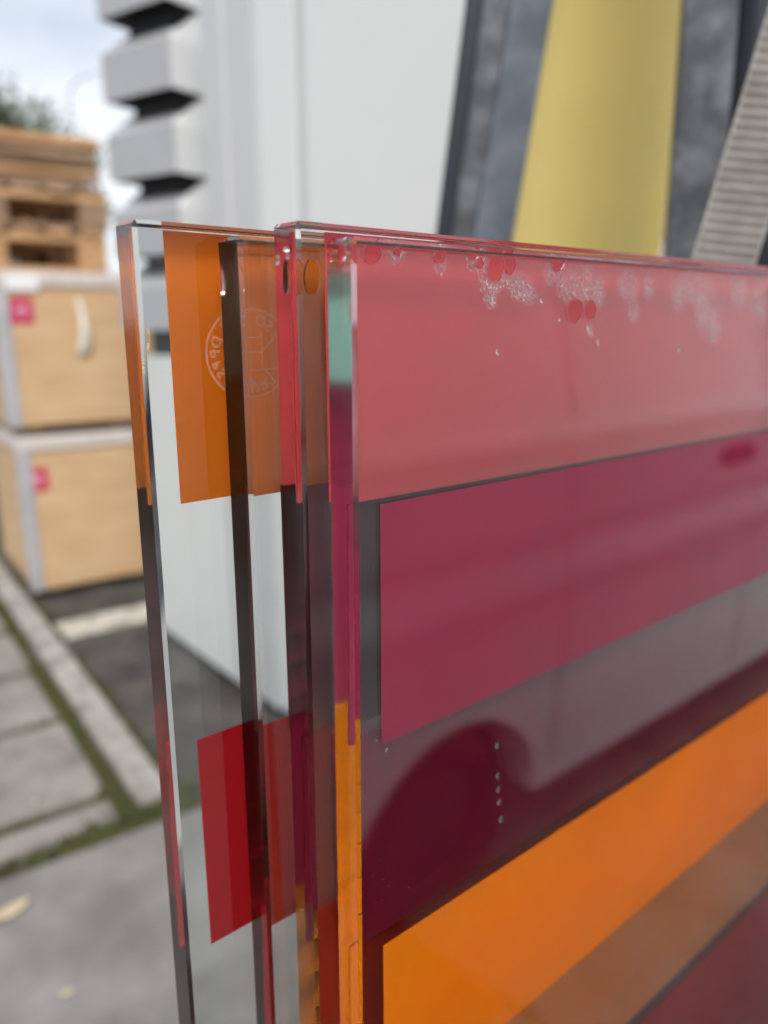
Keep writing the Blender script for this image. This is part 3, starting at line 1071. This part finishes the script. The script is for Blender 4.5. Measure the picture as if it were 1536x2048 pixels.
mist = from_bm('condensation', bm, None, M['mist'])
tag(mist, 'whitish condensation patches trapped near the top between the nearest panes', 'condensation', kind='stuff')

# dust specks on the front of the nearest pane and on the rearmost one
bm = bmesh.new()
def speck(u, v, p, r):
    s, z = on_pane(u, v, p)
    c = E1 * s + E2 * (p - 0.00005) + Vector((0, 0, z))
    bm.faces.new([bm.verts.new(c + E1 * math.cos(a) * r * random.uniform(.5, 1.1) + Vector((0, 0, math.sin(a) * r * random.uniform(.5, 1.1)))) for a in (0, 1.2, 2.5, 3.8, 5.1)])
for k in range(170):
    u, v = 716 + random.random() ** 1.6 * 800, random.uniform(560, 2040)
    speck(u, v, P_D, random.choice((0.00006, 0.00008, 0.0001, 0.00014)))
for k in range(40):
    speck(random.uniform(720, 762), random.uniform(1050, 2040), P_D, random.choice((0.00006, 0.00008, 0.0001)))
dust = from_bm('dust_specks', bm, None, M['dust'])
tag(dust, 'pale dust specks scattered over the nearest glass pane', 'dust', kind='stuff')

# ------------------------------------------------------------------ etched safety stamp on the rearmost pane (seen from its back)
cs, cz = on_pane(489, 706, P_A)
RS = 0.0150
stamp = empty('etched_stamp', (cs - 0.1050, -0.00006, cz - Z_FOOT)); stamp.parent = paneA
stamp['label'] = 'round etched safety glass stamp, mirrored'


def etch_strip(bm, path, w, closed=False):
    n = len(path)
    rows = []
    for i in range(n):
        a = Vector(path[i - 1 if (i or closed) else 0]); b = Vector(path[(i + 1) % n if closed else min(i + 1, n - 1)])
        t_ = (b - a).normalized(); q = Vector((-t_.y, t_.x)) * w / 2
        c = Vector(path[i])
        rows.append((bm.verts.new((c.x + q.x, 0, c.y + q.y)), bm.verts.new((c.x - q.x, 0, c.y - q.y))))
    for i in range(n if closed else n - 1):
        a, b = rows[i], rows[(i + 1) % n]
        bm.faces.new((a[0], a[1], b[1], b[0]))
for nm, r_, w in (('ring', RS, 0.0009),):
    bm = bmesh.new()
    etch_strip(bm, [(r_ * math.cos(2 * math.pi * k / 64), r_ * math.sin(2 * math.pi * k / 64)) for k in range(64)], w, True)
    from_bm(nm, bm, stamp, M['etch'])
for path in ([(-.007, .0062), (.004, .0062), (.004, .0005), (-.007, .0005)], [(.004, .0085), (.004, -.006)], [(.004, .0005), (.010, .006)], [(-.004, -.0002), (-.004, -.007), (.0, -.0115)],
             [(-.001, -.0062), (.010, -.0062)], [(-.001, -.0118), (.010, -.0118)], [(.005, -.0062), (.010, -.0118)], [(-.008, .0005), (-.004, -.004)]):
    bm = bmesh.new()
    etch_strip(bm, [(a * .9, b * .9) for a, b in path], 0.0005)
    from_bm('emblem_line', bm, stamp, M['etch'])


def etch_text(text, mid_deg, step_deg, size=0.0052):
    """Letters stand outwards round the ring; the whole mark is mirrored because it is read from behind."""
    for k, ch in enumerate(text):
        if ch == ' ':
            continue
        cu = bpy.data.curves.new('letter', 'FONT')
        cu.body = ch; cu.size = size; cu.align_x = 'CENTER'; cu.offset = 0.00018
        tmp = bpy.data.objects.new('letter_tmp', cu)
        COL.objects.link(tmp)
        bpy.context.view_layer.update()
        me = bpy.data.meshes.new_from_object(tmp.evaluated_get(bpy.context.evaluated_depsgraph_get()))
        bpy.data.objects.remove(tmp)
        ang = R(mid_deg - (k - (len(text) - 1) / 2) * step_deg)      # clockwise when read from the right side
        rot = Matrix.Rotation(ang - math.pi / 2, 3, 'Z')
        rad = Vector((math.cos(ang), math.sin(ang), 0)) * (RS * 0.66)
        for v in me.vertices:
            c = rot @ Vector((v.co.x, v.co.y, 0)) + rad
            v.co = Vector((-c.x, 0, c.y))                            # mirrored
        link('etched_letter', me, stamp, M['etch'])
etch_text('ISO RE', 98, 19)
etch_text('SECURIT', 268, 19)
etch_text('DPB', 0, 20)

# dried putty smear by the end of the rearmost pane
bm = bmesh.new()
for k in range(26):
    f = k / 25
    u, v = 286 + 9 * math.sin(f * 5) + 10 * f, 640 + 105 * f
    s, z = on_pane(u, v, P_A)
    if random.random() < .75:
        add_drop(bm, s, P_A - 0.00005, z, random.uniform(.00015, .0006) * (0.2 + f), random.uniform(.0003, .0009), 0.00006)
smear = from_bm('putty_smear', bm, None, M['putty'], True)
tag(smear, 'thin tan putty smear near the end of the rearmost pane', 'smear', kind='stuff')
